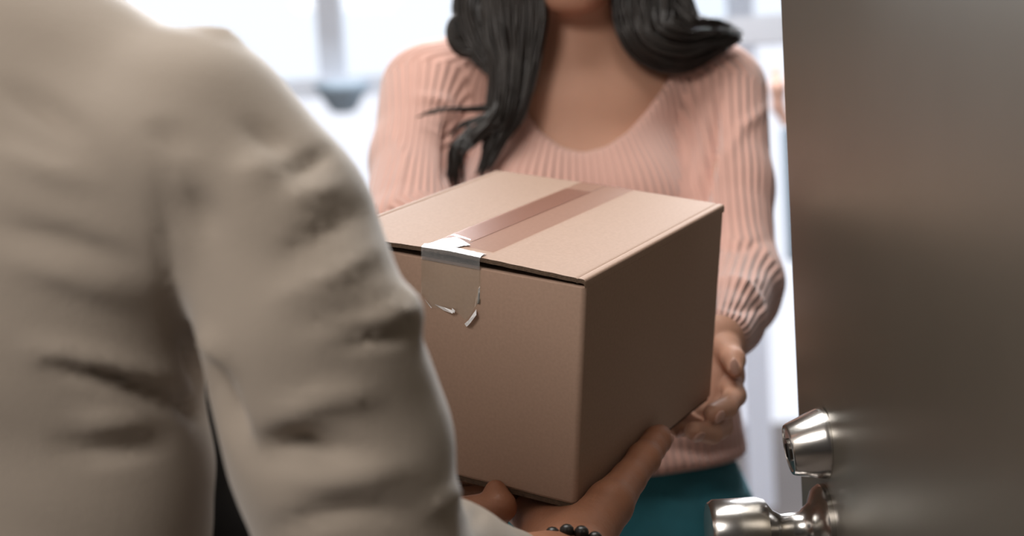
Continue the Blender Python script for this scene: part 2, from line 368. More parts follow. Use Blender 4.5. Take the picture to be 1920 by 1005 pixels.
def flap(side):                                # side=0 right, 1 left; hinged along its outer edge, front edge lifted
    bm = bmesh.new(); NX, NY = 22, 12; top = []; bot = []
    xs = [0, .0008, .0018, .0032, .0048, .0058, .0066, .0074, .009] + [.009 + (BW / 2 - .0092) * (k + 1) / 12 for k in range(12)]
    for i, x in enumerate(xs):
        rowt = []; rowb = []
        for j in range(NY + 1):
            y = BD * j / NY; lift = .0034 * (x / (BW / 2)) * (1 - .75 * j / NY) + .0006
            h = -.0018 * max(0, 1 - x / .0018) ** 2
            g = -.0006 * math.exp(-((x - .0066) / .0007) ** 2)
            yy = y + (.0004 if j == 0 else 0) * math.sin(x * 300)
            zt = h + g + lift - .0006; X = -x if side == 0 else -BW + x
            rowt.append(bm.verts.new((X, yy, zt))); rowb.append(bm.verts.new((X, yy, -.0062 if i == 0 else zt - .0032)))
        top.append(rowt); bot.append(rowb)
    n = len(xs)
    for i in range(n - 1):
        for j in range(NY):
            bm.faces.new((top[i][j], top[i + 1][j], top[i + 1][j + 1], top[i][j + 1])); bm.faces.new((bot[i][j], bot[i][j + 1], bot[i + 1][j + 1], bot[i + 1][j]))
    for i in range(n - 1):
        for j in (0, NY): bm.faces.new((top[i][j], bot[i][j], bot[i + 1][j], top[i + 1][j])).material_index = 1
    for i in (0, n - 1):
        for j in range(NY): bm.faces.new((top[i][j], top[i][j + 1], bot[i][j + 1], bot[i][j])).material_index = 1 if i else 0
    o = bmo('top_flap', bm, 'card', ct); o.data.materials.append(MAT['edge_dark'])
    o.data.polygons.foreach_set('use_smooth', [True] * len(o.data.polygons)); m = o.modifiers.new('es', 'EDGE_SPLIT'); m.split_angle = math.radians(50); m = o.modifiers.new('wn', 'WEIGHTED_NORMAL'); m.weight = 90
    return o
flap(0); flap(1)
for s in (0, 1):                               # tucked-in short flaps under the long ones
    y0, y1 = (.002, .09) if s == 0 else (BD - .09, BD - .002)
    abox('tucked_flap', (-BW + .005, y0, -.0092), (-.005, y1, -.0058), 'edge_dark', ct)
# tape: a strip along the seam that folds over the front edge
TX0, TX1 = -BW / 2 - .0235, -BW / 2 + .0265
def ztop(x, y):
    e = min(-x, BW + x); return .0034 * (e / (BW / 2)) * (1 - .75 * y / BD)
def strip(name, m, x0, x1, prof, nx=12, jag=None, parent=ct, lift=.0004):
    bm = bmesh.new(); rows = []
    for j, (y, dz, mode) in enumerate(prof):
        row = []
        for i in range(nx + 1):
            x = x0 + (x1 - x0) * i / nx
            z = ztop(x, max(y, 0)) + dz if mode == 't' else dz
            yy = y + (.0002 * math.sin(37 * x * 40 + j))
            if jag and j == len(prof) - 1: z += jag(i / nx)
            row.append(bm.verts.new((x, yy, z + (lift if mode == 't' else 0))))
        rows.append(row)
    for a, b in zip(rows, rows[1:]):
        for i in range(nx): bm.faces.new((a[i], a[i + 1], b[i + 1], b[i]))
    return bmo(name, bm, m, parent, True)
tp = strip('packing_tape', 'tape_brown', TX0, TX1, [(BD + .0006, -.03, 'f'), (BD + .0006, -.004, 'f'), (BD - .001, .0001, 't')] + [(BD - .002 - (BD - .018) * k / 14, 0, 't') for k in range(15)])
strip('tape_seam', 'tape_brown', -BW / 2 - .0235, -BW / 2 + .001, [(BD - .03, .0003, 't'), (BD * .6, .0003, 't'), (.055, .0003, 't'), (.034, .0003, 't')], parent=tp)
strip('tape_fold', 'film', TX0 - .0005, TX1 - .001, [(.0085, .0003, 't'), (.0045, .0012, 't'), (.001, .0006, 't'), (-.0006, -.0004, 't')], nx=20, parent=tp)  # white fold: window glare along the front lip, put into the colour
strip('tape_lip', 'tape_lip', TX0, TX1 - .001, [(-.0006, -.0002, 't'), (-.0014, -.0026, 't'), (-.0010, -.0062, 'f')], nx=20, parent=tp)
V = [(TX0 + .0005, .003, 0), (TX0 + .0235, .0035, 0), (TX0 + .026, .016, 0), (TX0 + .029, .020, 0), (TX0 + .020, .027, 0), (TX0 + .012, .033, 0), (TX0 + .007, .034, 0), (TX0 + .003, .024, 0)]
cnt = (TX0 + .013, .017, 0)
def lifted(p, d): return (p[0], p[1], ztop(p[0], p[1]) + .0009 + d)
vs = [lifted(cnt, .0016)] + [lifted(p, .0002 * (i % 2)) for i, p in enumerate(V)]
raw('torn_film', vs, [(0, i + 1, (i + 1) % len(V) + 1) for i in range(len(V))], 'film', tp)  # loose tape film, painted white for the window glare on it
V = [(TX0 + .004, .035, 0), (TX0 + .016, .031, 0), (TX0 + .0235, .0285, 0), (TX0 + .0235, .0298, 0), (TX0 + .015, .034, 0), (TX0 + .005, .0378, 0)]
raw('torn_film', [lifted(p, .0012) for p in V], [tuple(range(len(V)))], 'film', tp)
def jag(t): return -.004 * math.sin(t * 5) - .012 * max(0, 1 - abs(t - .78) / .22) + .004 * (t < .1) + .007 * max(0, (t - .88) / .12)
strip('front_tape', 'tape_clear', TX0, TX1 - .0005, [(-.0009, -.0062, 'f'), (-.0007, -.018, 'f'), (-.0007, -.032, 'f'), (-.0012, -.037, 'f')], nx=24, jag=jag, parent=tp)
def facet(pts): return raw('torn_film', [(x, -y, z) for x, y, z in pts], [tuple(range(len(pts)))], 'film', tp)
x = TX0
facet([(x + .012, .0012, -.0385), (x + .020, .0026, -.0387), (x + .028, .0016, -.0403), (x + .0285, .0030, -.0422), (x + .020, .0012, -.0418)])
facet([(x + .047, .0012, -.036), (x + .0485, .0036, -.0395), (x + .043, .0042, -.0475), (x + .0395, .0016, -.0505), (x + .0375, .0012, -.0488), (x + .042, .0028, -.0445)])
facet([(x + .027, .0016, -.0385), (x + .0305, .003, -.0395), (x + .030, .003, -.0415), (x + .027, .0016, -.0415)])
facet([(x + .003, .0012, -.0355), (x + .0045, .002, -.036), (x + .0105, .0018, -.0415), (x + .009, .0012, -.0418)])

# ------------------------------------------------------------------ people
def head(F, c, fw, rt, s=1, k=.02):
    """c: centre of the skull at eye height; fw: facing; rt: the person's image-right; about 23 cm from crown to chin."""
    ax = (rt, fw, Z)
    def q(x, y, z): return c + rt * x * s + fw * y * s + Z * z * s
    F.ell(q(0, -.012, .035), ax, (.073 * s, .092 * s, .082 * s), k)
    F.ell(q(0, .018, -.035), ax, (.062 * s, .070 * s, .078 * s), k)
    F.cone(q(0, .055, -.092), .024 * s, q(0, .050, -.075), .032 * s, .02)
    for e in (-1, 1): F.cone(q(.050 * e, -.005, -.060), .022 * s, q(.014 * e, .060, -.098), .018 * s, .018)
    F.cone(q(0, .080, .008), .008 * s, q(0, .104, -.033), .011 * s, .008)
    for e in (-1, 1):
        F.ell(q(.012 * e, .093, -.037), ax, (.008 * s, .009 * s, .007 * s), .005)
        F.ell(q(.032 * e, .093, .003), ax, (.020 * s, .016 * s, .013 * s), .012, sub=True)
        F.cone(q(.015 * e, .082, .020), .007 * s, q(.048 * e, .068, .022), .006 * s, .01)
        F.ell(q(.032 * e, .069, .0125), ax, (.019 * s, .0175 * s, .0105 * s), .004); F.ell(q(.032 * e, .069, -.0075), ax, (.017 * s, .0155 * s, .007 * s), .004)
        F.ell(q(.074 * e, -.008, -.010), (rt, fw, Z), (.010 * s, .020 * s, .032 * s), .008)
    F.cone(q(-.018, .080, -.062), .007 * s, q(.018, .080, -.062), .007 * s, .006)
    F.cone(q(-.014, .080, -.073), .008 * s, q(.014, .080, -.073), .008 * s, .006)
    return q
def hand_field(wrist, mcps, fingers, thumb, wr=.022, pr=.0125, palm_n=None, h=.0016, ext=None, kp=.012):
    pts = [wrist] + list(mcps) + [p for f in fingers for p, _ in f] + [p for p, _ in thumb] + ([ext[0]] if ext else [])
    pts = np.array(pts); F = Field(pts.min(0) - .035, pts.max(0) + .035, h)
    if ext: F.cone(ext[0], ext[1], wrist, wr, .01)
    for m_ in mcps: F.cone(wrist, wr * .72, m_, pr, kp)
    for a, b in zip(mcps, mcps[1:]): F.cone(a, pr, b, pr, .006)
    F.cone(thumb[0][0], thumb[0][1], mcps[0], pr * .8, .012)
    for f, m_ in zip(fingers, mcps): F.chain([(m_, max(pr * .9, f[0][1]))] + list(f), .0022)
    F.chain(thumb, .004)
    return F.mesh(2)
def nail(parent, p, n, along, sw, sl, lab=None):
    n = unit(n); along = unit(along - (along @ n) * n); sd = np.cross(n, along); bm = bmesh.new()
    bmesh.ops.create_uvsphere(bm, u_segments=14, v_segments=8, radius=1)
    for v in bm.verts: q = p + sd * v.co.x * sw + along * v.co.y * sl + n * v.co.z * .0016; v.co = q.tolist()
    o = bmo('fingernail', bm, 'nail', parent, True); return o

def iris(ey, c, f, rad):
    f = unit(f); bm = bmesh.new(); bmesh.ops.create_uvsphere(bm, u_segments=16, v_segments=8, radius=rad * .52)
    for v in bm.verts: v.co = v.co + Vector((c + f * rad * .56).tolist())
    o = bmo('iris', bm, 'iris', ey, True); o.matrix_parent_inverse = Matrix()

# ---- the woman
fwW = unit(dirw([-.10, -1, 0]) * [1, 1, 0]); rtW = np.cross(Z, fwW); rtW = rtW if rtW @ XW.dot(M.T) > 0 else -rtW
rtW = unit(np.array([-fwW[1], fwW[0], 0]));
if rtW[0] < 0: rtW = -rtW
flatW = (fwW, .66)
LS, RS = P(802, 172, 1.83), P(1350, 172, 1.83)
LM, RM = P(773, 300, 1.76), P(1371, 350, 1.76)
LE, RE = P(762, 450, 1.63), P(1376, 535, 1.68)
RWR = P(1346, 634, 1.43)
LWR = BL(-BW - .045, BD + .03, -BH + .02)
hipz = P(1110, 885, 1.80)
hem = P(1320, 886, 1.74)[2]
def woman_torso(F, e, loose=0):
    F.cone(P(1083, 255, 1.845), .145 + e, P(1085, 430, 1.835), .146 + e, .03, flatW)
    F.cone(P(1085, 430, 1.835), .146 + e, P(1098, 660, 1.83), .150 + e + loose, .03, flatW)
    F.cone(P(1098, 660, 1.83), .150 + e + loose, P(1108, 930, 1.82), .176 + e + loose, .03, flatW)
    F.cone(P(850, 190, 1.845), .052 + e, P(1315, 190, 1.845), .052 + e, .04)
    for px in (985, 1190): F.ell(P(px, 400, 1.755), (rtW, fwW, Z), (.062 + e, .055 + e, .062 + e), .05)
    for a, b in ((P(1072, 60, 1.865), P(830, 150, 1.85)), (P(1098, 60, 1.865), P(1325, 150, 1.85))): F.cone(a, .040 + e, b, .038 + e, .035)
def woman_arms(F, e, k=.025):
    F.chain([(LS, .050 + e), (LM, .040 + e), (LE, .041 + e)], k); F.chain([(LE, .041 + e), (LWR, .026 + e)], .012)
    F.chain([(RS, .048 + e), (RM, .040 + e), (RE, .041 + e)], k); F.chain([(RE, .041 + e), (RWR, .027 + e)], .012)
wroot = empty('person', (hipz[0], hipz[1], 0)); tag(wroot, 'woman in a peach ribbed sweater and teal jeans handing over the box', 'person')
PI_ = Matrix.Translation((-hipz[0], -hipz[1], 0))
def under(o, root): o.parent = root; o.matrix_parent_inverse = Matrix.Translation(-Vector(root.location)); return o
lo = np.array([-.45, 1.05, .75]); hi = np.array([.55, 2.1, 1.85])
F = Field(lo, hi, .007)
woman_torso(F, -.012, -.030); woman_arms(F, -.010)
F.cone(P(1088, 165, 1.86), .058, P(1082, -40, 1.84), .053, .03)
F.cone(P(1060, -20, 1.80), .018, P(1090, 180, 1.795), .010, .03); F.cone(P(1135, -20, 1.81), .018, P(1105, 185, 1.795), .010, .03)
for a, b in ((P(1075, 190, 1.785), P(900, 165, 1.80)), (P(1105, 190, 1.785), P(1280, 160, 1.80))): F.cone(a, .012, b, .011, .022)
hc = P(1078, -172, 1.79)
hfw = unit(fwW + rtW * -.12 + Z * -.03)
hrt = unit(np.array([-hfw[1], hfw[0], 0])); hrt = hrt if hrt[0] > 0 else -hrt
qh = head(F, hc, unit(hfw * [1, 1, 0]), hrt, 1.0)
body = F.mesh(2)
# her left hand (image right): thumb hangs outside, fingers curl under the bottom edge
mc = [P(1366, 705, 1.405), P(1352, 735, 1.40), P(1335, 760, 1.395), P(1318, 775, 1.39)]
fing = [[(P(1378, 742, 1.375), .0098), (P(1362, 764, 1.345), .0092), (P(1336, 775, 1.325), .0080)],
        [(P(1352, 800, 1.372), .0102), (P(1334, 812, 1.335), .0094), (P(1301, 808, 1.308), .0080)],
        [(P(1318, 797, 1.395), .0085), (P(1292, 803, 1.355), .0078), (P(1268, 803, 1.325), .0066)],
        [(P(1300, 785, 1.40), .0078), (P(1284, 790, 1.37), .0070), (P(1268, 792, 1.345), .0060)]]
th = [(P(1352, 645, 1.425), .015), (P(1362, 655, 1.405), .0125), (P(1376, 675, 1.385), .0098), (P(1379, 694, 1.372), .0068)]
handL = hand_field(RWR, mc, fing, th, wr=.024, pr=.0115, ext=(RWR * .8 + RE * .2, .027))
def mir(o_):                                   # the other hand, mirrored to the left-hand edge of the carton
    q = o_ - A0; x, y, z = q @ BX, q @ BY, q @ BZ; return BL(-BW - x, y, z)
fing2 = [[(mir(p), r) for p, r in f] for f in fing]; th2 = [(mir(p), r) for p, r in th]; mc2 = [mir(p) for p in mc]
LWR = mir(RWR)
handR = hand_field(LWR, mc2, fing2, th2, wr=.024, pr=.0115, h=.0022, ext=(LWR * .8 + LE * .2, .027))
V, Q = join([body, handL, handR])
wb = under(vq('body', V, Q, 'skin_w'), wroot)
toc = unit(CAM - P(1340, 772, 1.33))
for f, sw, sl in ((fing[0], .0056, .0082), (fing[1], .0060, .0080), (fing[2], .0050, .0070)):
    (p1, r1), (p2, r2) = f[1], f[2]; n = unit(toc * .85 - Z * .30); ax_f = unit(p2 - p1); n = unit(n - (n @ ax_f) * ax_f)
    under(nail(wb, p1 * -.05 + p2 * 1.05 + n * (r2 - .0004), n, ax_f, sw, sl), wroot)
under(nail(wb, P(1377, 688, 1.366), toc + np.array([.35, 0, 0]), P(1379, 700, 1.37) - P(1377, 670, 1.37), .0042, .0078), wroot)
for o in list(wb.children) + [c for c in wroot.children if c.name.startswith('fingernail')]:
    o.parent = wb; o.matrix_parent_inverse = Matrix()
for e in (-1, 1):
    bm = bmesh.new(); bmesh.ops.create_uvsphere(bm, u_segments=16, v_segments=10, radius=.0125)
    c = qh(.032 * e, .0715, .003)
    for v in bm.verts: v.co = v.co + Vector(c.tolist())
    ey = under(bmo('eye', bm, 'eye', None, True), wroot); iris(ey, c, hfw * [1, 1, 0], .0125)
FL = Field(qh(0, .08, -.067) - .05, qh(0, .08, -.067) + .05, .002)
FL.chain([(qh(-.024, .074, -.066), .0030), (qh(-.008, .0825, -.0625), .0050), (qh(.008, .0825, -.0625), .0050), (qh(.024, .074, -.066), .0030)], .003)
FL.chain([(qh(-.022, .074, -.068), .0032), (qh(0, .0815, -.0735), .0062), (qh(.022, .074, -.068), .0032)], .003)
V, Q = FL.mesh(1); under(vq('lips', V, Q, 'lips'), wroot)
# sweater
F = Field(lo, hi - [0, 0, .25], .0045)
woman_torso(F, .003, .008)
F.chain([(LS, .055), (LM, .0445), (LE, .046)], .018); F.chain([(LE, .046), (LWR * .88 + LE * .12, .0335)], .012)
F.chain([(RS, .054), (RM, .0445), (RE, .0455)], .018); F.chain([(RE, .0455), (RE * .35 + RWR * .65, .038), (RWR * .97 + RE * .03, .030)], .012)
F.cone(RE, .0455, RE + Z * -.018 - fwW * .0, .038, .03)
neck_px = [(905, -40), (925, 90), (955, 165), (985, 215), (1012, 250), (1050, 277), (1092, 287), (1136, 276), (1176, 248), (1212, 207), (1243, 163), (1268, 120), (1290, 60), (1290, -40)]
NP = np.array([P(x, y, 1.735) for x, y in neck_px]); nx = (NP - hipz) @ rtW; nz = NP[:, 2]
def neck_hole(X, Y, ZZ):
    u = (X - hipz[0]) * rtW[0] + (Y - hipz[1]) * rtW[1]; dpt = (X - hipz[0]) * fwW[0] + (Y - hipz[1]) * fwW[1]
    d = np.full(X.shape, 1e9, np.float32); s = np.ones(X.shape, np.float32)
    m_ = (ZZ > nz.min() - .03)
    uu, zz = u[m_], ZZ[m_]; dd = np.full(uu.shape, 1e9); ss = np.ones(uu.shape); n = len(nx)
    for i in range(n):
        j = i - 1; ex, ez = nx[j] - nx[i], nz[j] - nz[i]; wx, wz = uu - nx[i], zz - nz[i]
        t = np.clip((wx * ex + wz * ez) / (ex * ex + ez * ez), 0, 1); dd = np.minimum(dd, (wx - ex * t) ** 2 + (wz - ez * t) ** 2)
        c1 = zz >= nz[i]; c2 = zz < nz[j]; c3 = ex * wz > ez * wx
        ss = np.where((c1 & c2 & c3) | (~c1 & ~c2 & ~c3), -ss, ss)
    d[m_] = np.sqrt(dd) * ss
    return np.maximum(-d, -.3 + 0 * d) if False else d, dpt
g = np.meshgrid(*F.ax, indexing='ij')
dN, dp = neck_hole(*g)
hole = np.maximum(dN, -(dp + .045))            # only the front half is scooped
F._comb(tuple(slice(None) for _ in range(3)), hole.astype(np.float32), .006, True)
F.cone(P(1085, 120, 1.87), .068, P(1085, -120, 1.87), .11, .01, sub=True)
F.cut(lambda x, y, z: hem + .006 * np.sin(x * 9) - z, .008)
# cuffs end at the wrists
V, Q = F.mesh(2)
N = normals(V, Q)
def seg_coord(V, a, b):
    ab = b - a; t = np.clip(((V - a) @ ab) / (ab @ ab), 0, 1); q = V - (a + t[:, None] * ab); return np.linalg.norm(q, axis=1), q, t
# folds: soft creases round the elbows and under the arms
def crease(V, N, lines):
    px, py, dep = to_px(V); disp = np.zeros(len(V)); vd = (CAM - V); vd /= np.linalg.norm(vd, axis=1)[:, None]
    face = np.clip((vd * N).sum(1) / .35, 0, 1)
    for pts, wd, amp in lines:
        best = np.full(len(V), 1e9); par = np.zeros(len(V)); ls = [math.dist(a, b) for a, b in zip(pts, pts[1:])]; tot = sum(ls); acc = 0
        for (x0, y0), (x1, y1), l in zip(pts, pts[1:], ls):
            ex, ey = x1 - x0, y1 - y0; t = np.clip(((px - x0) * ex + (py - y0) * ey) / (ex * ex + ey * ey), 0, 1)
            d = np.hypot(px - x0 - ex * t, py - y0 - ey * t); m_ = d < best; best[m_] = d[m_]; par[m_] = ((acc + t * l) / tot)[m_]; acc += l
        disp += face * amp * np.exp(-(best / wd) ** 2) * np.sin(math.pi * (.08 + .84 * par))
    return V + N * disp[:, None]
V = crease(V, N, [([(1345, 190), (1338, 260), (1326, 330), (1318, 400)], 9, -.015), ([(1440, 200), (1390, 240), (1360, 300)], 10, .004),
                  ([(1350, 520), (1400, 530), (1440, 525)], 14, .006), ([(1352, 570), (1400, 580), (1440, 565)], 9, -.005),
                  ([(1330, 455), (1380, 470), (1440, 450)], 10, -.004), ([(840, 230), (842, 290), (838, 340)], 9, -.016),
                  ([(780, 180), (835, 190), (850, 215)], 10, .005), ([(735, 250), (760, 300), (745, 380)], 10, .004), ([(1250, 840), (1330, 850), (1420, 825)], 12, -.004)])
VR = V - hipz; KR = .0088 * 31 / (2 * math.pi)
forms = [np.arctan2(VR @ rtW, VR @ fwW + .11) * .0088 * 128 / (2 * math.pi)]; cls = np.zeros(len(V), int)
for (a, m_, b, c_) in ((LS, LM, LE, LWR), (RS, RM, RE, RWR)):
    for (s0, s1, rr) in ((a, b, .060), (b, c_, .052)):
        d, q, t = seg_coord(V, s0, s1); axn = unit(s1 - s0); f1 = unit(np.cross(axn, rtW)); f2 = np.cross(axn, f1)
        forms.append(np.arctan2(q @ f2, q @ f1) * KR); cls[(d < rr) & (t > (.06 if s0 is a else .0))] = len(forms) - 1
forms = np.array(forms); rib = forms[cls[Q[:, 0]][:, None], Q]
per = np.where(cls[Q[:, 0]] == 0, .0088 * 128, KR * 2 * math.pi)[:, None]
rib = rib - np.round((rib - rib[:, :1]) / per) * per
under(vq('sweater', V, Q, 'knit', attrs={'rib': rib}), wroot)
# jeans, shoes
F = Field((hipz[0] - .32, hipz[1] - .3, 0.0), (hipz[0] + .32, hipz[1] + .25, hem + .14), .009)
HPX = P(1108, 930, 1.82)
F.cone(HPX + Z * .06, .158, HPX + Z * -.06, .174, .03, flatW)
for e in (-1, 1):
    h0 = HPX + rtW * .095 * e - Z * .05; kn = np.array([h0[0] + .005 * e, h0[1] - .02, .48]); an = np.array([h0[0] + .01 * e, h0[1] + .03, .07])
    F.chain([(h0, .098), (kn, .066), (an, .056)], .03)
F.cut(lambda x, y, z: .05 - z, .004)
V, Q = F.mesh(2); N = normals(V, Q)
V = V + N * (.006 * vnoise(V, (14, 14, 5)))[:, None]
V = crease(V, N, [([(1225, 925), (1300, 935), (1410, 905)], 8, -.004), ([(1330, 985), (1400, 960), (1440, 900)], 9, -.004)])
under(vq('jeans', V, Q, 'jeans'), wroot)
def shoes(root, an, fw, rt, m):
    F = Field(an - [.25, .25, an[2] + .005], an + [.25, .25, .08], .006)
    b = np.array([an[0], an[1], .035]); F.cone(b - fw * .04, .034, b + fw * .12, .030, .02); F.cone(b + Z * .04 - fw * .02, .042, b + fw * .05, .034, .03)
    F.cut(lambda x, y, z: .002 - z); V, Q = F.mesh(1); return under(vq('shoe', V, Q, m), root)
for e in (-1, 1):
    h0 = HPX + rtW * .105 * e; shoes(wroot, np.array([h0[0], h0[1] + .03, .07]), fwW, rtW, 'shoe')

# hair: bundles of tapering locks along guide curves
def catmull(pts, n):
    pts = [pts[0]] + list(pts) + [pts[-1]]; out = []
    for i in range(1, len(pts) - 2):
        p0, p1, p2, p3 = [np.asarray(pts[i + d], float) for d in (-1, 0, 1, 2)]
        for k in range(n):
            t = k / n; out.append(.5 * ((2 * p1) + (-p0 + p2) * t + (2 * p0 - 5 * p1 + 4 * p2 - p3) * t * t + (-p0 + 3 * p1 - 3 * p2 + p3) * t ** 3))
    out.append(np.asarray(pts[-2], float)); return np.array(out)
HV, HF = [], []
def lock(pts, rad, sides=6):
    n = len(pts); base = len(HV); prev = None
    for i in range(n):
        t = unit(pts[min(i + 1, n - 1)] - pts[max(i - 1, 0)] + 1e-9); a = unit(np.cross(t, [.3, .9, .1])); b = np.cross(t, a)
        for k in range(sides): an = 2 * math.pi * k / sides; HV.append(pts[i] + rad[i] * (a * math.cos(an) + b * math.sin(an)))
    for i in range(n - 1):
        for k in range(sides): HF.append((base + i * sides + k, base + i * sides + (k + 1) % sides, base + (i + 1) * sides + (k + 1) % sides, base + (i + 1) * sides + k))
    HF.append(tuple(base + k for k in range(sides))[::-1]); HF.append(tuple(base + (n - 1) * sides + k for k in range(sides)))
def bundle(guide, n, r0, tip=.25, spread_tip=.5, wav=.0022):
    G = catmull([np.append(P(*g[:3]), g[3]) for g in guide], 7); pts, R = G[:, :3], G[:, 3]
    for _ in range(int(n * 2.6)):
        a, rr = rng.uniform(0, 2 * math.pi), math.sqrt(rng.uniform(0, 1)); ph = rng.uniform(0, 6)
        e1, e2 = XW @ M.T * 0 + np.array([1, 0, 0]), np.array([0, 1, 0]); L = len(pts); out = []
        ln = int(L * rng.uniform(.8, 1)); tt = np.linspace(0, 1, ln)
        for i in range(ln):
            tn = unit(pts[min(i + 1, L - 1)] - pts[max(i - 1, 0)]); u = unit(np.cross(tn, [0, 1, .15])); v = np.cross(tn, u)
            k = R[i]; out.append(pts[i] + u * (math.cos(a) * rr * k + wav * math.sin(tt[i] * 9 + ph)) + v * (math.sin(a) * rr * k * .7 + wav * math.cos(tt[i] * 8 + ph)))
        rad = r0 * HR * rng.uniform(.7, 1.25) * (1 - (1 - tip) * tt ** 2.2); lock(np.array(out), rad)
# crown cap (out of view) from parting over the skull, then the falls on both sides
for e in (-1, 1):
    for k in range(46):
        f = k / 45; y0 = .075 - .16 * f
        pts = [qh(.004 * e, y0, .118 - .35 * (y0 + .012) ** 2 * 10 * .4), qh(.052 * e, y0 * .98 - .004, .098), qh(.083 * e, y0 * .8 - .012, .045), qh(.088 * e, y0 * .55 - .03, -.03), qh((.075 - .02 * f) * e, y0 * .3 - .045, -.12)]
        c = catmull(pts, 5); lock(c + rng.normal(0, .0015, 3), np.full(len(c), .0085), 6)
# image-left fall
HR = .55
bundle([(1000, -190, 1.79, .030), (965, -60, 1.76, .036), (962, 40, 1.745, .036), (962, 120, 1.735, .026), (948, 200, 1.725, .021), (928, 260, 1.72, .012), (898, 335, 1.70, .004)], 80, .0042)
bundle([(985, -190, 1.80, .02), (930, -60, 1.79, .024), (928, 20, 1.775, .018), (908, 78, 1.765, .014), (872, 88, 1.765, .012), (852, 55, 1.765, .008), (866, 18, 1.77, .004)], 34, .004)
bundle([(985, -150, 1.80, .02), (905, -40, 1.79, .02), (880, 20, 1.775, .018), (902, 90, 1.76, .016), (945, 150, 1.745, .012), (948, 230, 1.73, .01)], 34, .004)
bundle([(945, 150, 1.735, .008), (935, 215, 1.72, .010), (880, 258, 1.71, .008), (856, 290, 1.70, .009), (850, 360, 1.70, .010)], 22, .0034, wav=.003)
bundle([(945, 190, 1.73, .003), (900, 206, 1.72, .003), (830, 205, 1.715, .002), (775, 222, 1.72, .001)], 4, .0022, wav=.001)
bundle([(945, 200, 1.73, .003), (905, 220, 1.72, .003), (862, 238, 1.715, .002), (840, 262, 1.71, .001)], 4, .0022, wav=.001)
# image-right fall, curling outwards over the shoulder
bundle([(1160, -190, 1.80, .030), (1200, -60, 1.775, .034), (1205, 20, 1.765, .034), (1222, 70, 1.755, .030), (1275, 92, 1.755, .026), (1335, 82, 1.765, .016), (1395, 66, 1.78, .004)], 90, .0042)
bundle([(1170, -190, 1.80, .024), (1240, -60, 1.79, .026), (1262, 10, 1.78, .024), (1290, 55, 1.775, .020), (1340, 58, 1.78, .014), (1385, 62, 1.785, .004)], 60, .0042)
bundle([(1150, -100, 1.83, .03), (1180, 0, 1.83, .03), (1210, 70, 1.82, .028), (1260, 100, 1.81, .02)], 34, .0048)
bundle([(1010, -100, 1.85, .03), (985, 0, 1.85, .03), (975, 90, 1.84, .02)], 30, .0048)
hr = raw('hair', HV, HF, 'hair_w', None, True); under(hr, wroot)

# ---- the man
phi = math.radians(20)
fwM = unit(dirw([math.sin(phi), math.cos(phi), 0]) * [1, 1, 0]); rtM = unit(np.array([fwM[1], -fwM[0], 0])); flatM = (fwM, .62)
MS = P(374, 262, .83)
SP = MS - rtM * .175; SP = SP + fwM * .0
ML = SP - rtM * .175
ARM = [(MS, .0535), (P(512, 403, .825), .0535), (P(562, 600, .82), .0520), (P(645, 860, .835), .0575), (P(690, 1060, .85), .054)]
MWR = P(1068, 1066, 1.09)
FWR = P(940, 1092, 1.015)
FORE = [(ARM[-1][0], .054), (P(825, 1085, .94), .048), (FWR, .0385)]
LEL = ML + fwM * .10 - Z * .25 - rtM * .03
LHW = BL(-BW + .03, -.075, -BH - .055)
mroot = empty('person', (SP[0], SP[1], 0)); tag(mroot, 'person seen from behind in a beige shirt, reaching for the box', 'person')
def man_torso(F, e):
    F.chain([(SP - Z * .03, .150 + e), (SP - Z * .18, .148 + e), (SP - Z * .33, .142 + e), (SP - Z * .52, .150 + e)], .03, flatM)
    nb = SP + Z * .085 + fwM * .01
    for s in (MS, ML): F.cone(nb, .055 + e, s - Z * .003, .043 + e, .03)
    F.cone(MS - rtM * .02 - Z * .03, .058 + e, SP - Z * .08 + rtM * .05 - fwM * .02, .075 + e, .04)
    F.cone(ML + rtM * .02 - Z * .03, .058 + e, SP - Z * .08 - rtM * .05 - fwM * .02, .075 + e, .04)
def man_arms(F, e, k=.022):
    F.chain([(p, r + e) for p, r in ARM[:2]], k * .6); F.chain([(p, r + e) for p, r in ARM[1:]], .005); F.chain([(p, r + e) for p, r in FORE], .015)
    F.chain([(ML, .055 + e), (LEL, .052 + e)], k); F.chain([(LEL, .052 + e), (LHW, .033 + e)], .015)
mlo = np.array([-.75, .55, .8]); mhi = np.array([.15, 1.35, 1.85])
F = Field(mlo, mhi, .008)
man_torso(F, -.020); man_arms(F, -.018)
F.cone(SP + Z * .05 + fwM * .01, .056, SP + Z * .19 + fwM * .03, .056, .02)
mh = head(F, SP + Z * .30 + fwM * .05, fwM, rtM, 1.04)
mbody = F.mesh(1)
# right hand: palm under the near corner, thumb up the right face
tz = -BH - .017
mc = [BL(-.010, .058, tz - .012), BL(-.031, .058, tz - .016), BL(-.050, .054, tz - .018), BL(-.066, .046, tz - .020)]
fing = [[(BL(-.030, .100, tz + .004), .0100), (BL(-.036, .125, tz + .006), .0092), (BL(-.040, .145, tz + .008), .0080)],
        [(BL(-.055, .108, tz + .004), .0102), (BL(-.062, .136, tz + .006), .0094), (BL(-.066, .158, tz + .008), .0082)],
        [(BL(-.080, .102, tz + .004), .0098), (BL(-.088, .128, tz + .006), .0090), (BL(-.092, .148, tz + .008), .0078)],
        [(BL(-.102, .086, tz + .005), .0085), (BL(-.111, .106, tz + .007), .0078), (BL(-.115, .122, tz + .008), .0068)]]
tt_ = on_right(1238, 817, .0092); ti = on_right(1207, 860, .0125); tm = on_right(1142, 946, .0175)
th = [(P(1092, 1012, 1.122), .021), (tm, .0175), (tm * .45 + ti * .55, .0128), (ti, .0126), (tt_ * .45 + ti * .55, .0108), (tt_ * .8 + ti * .2, .0108), (tt_, .0090)]
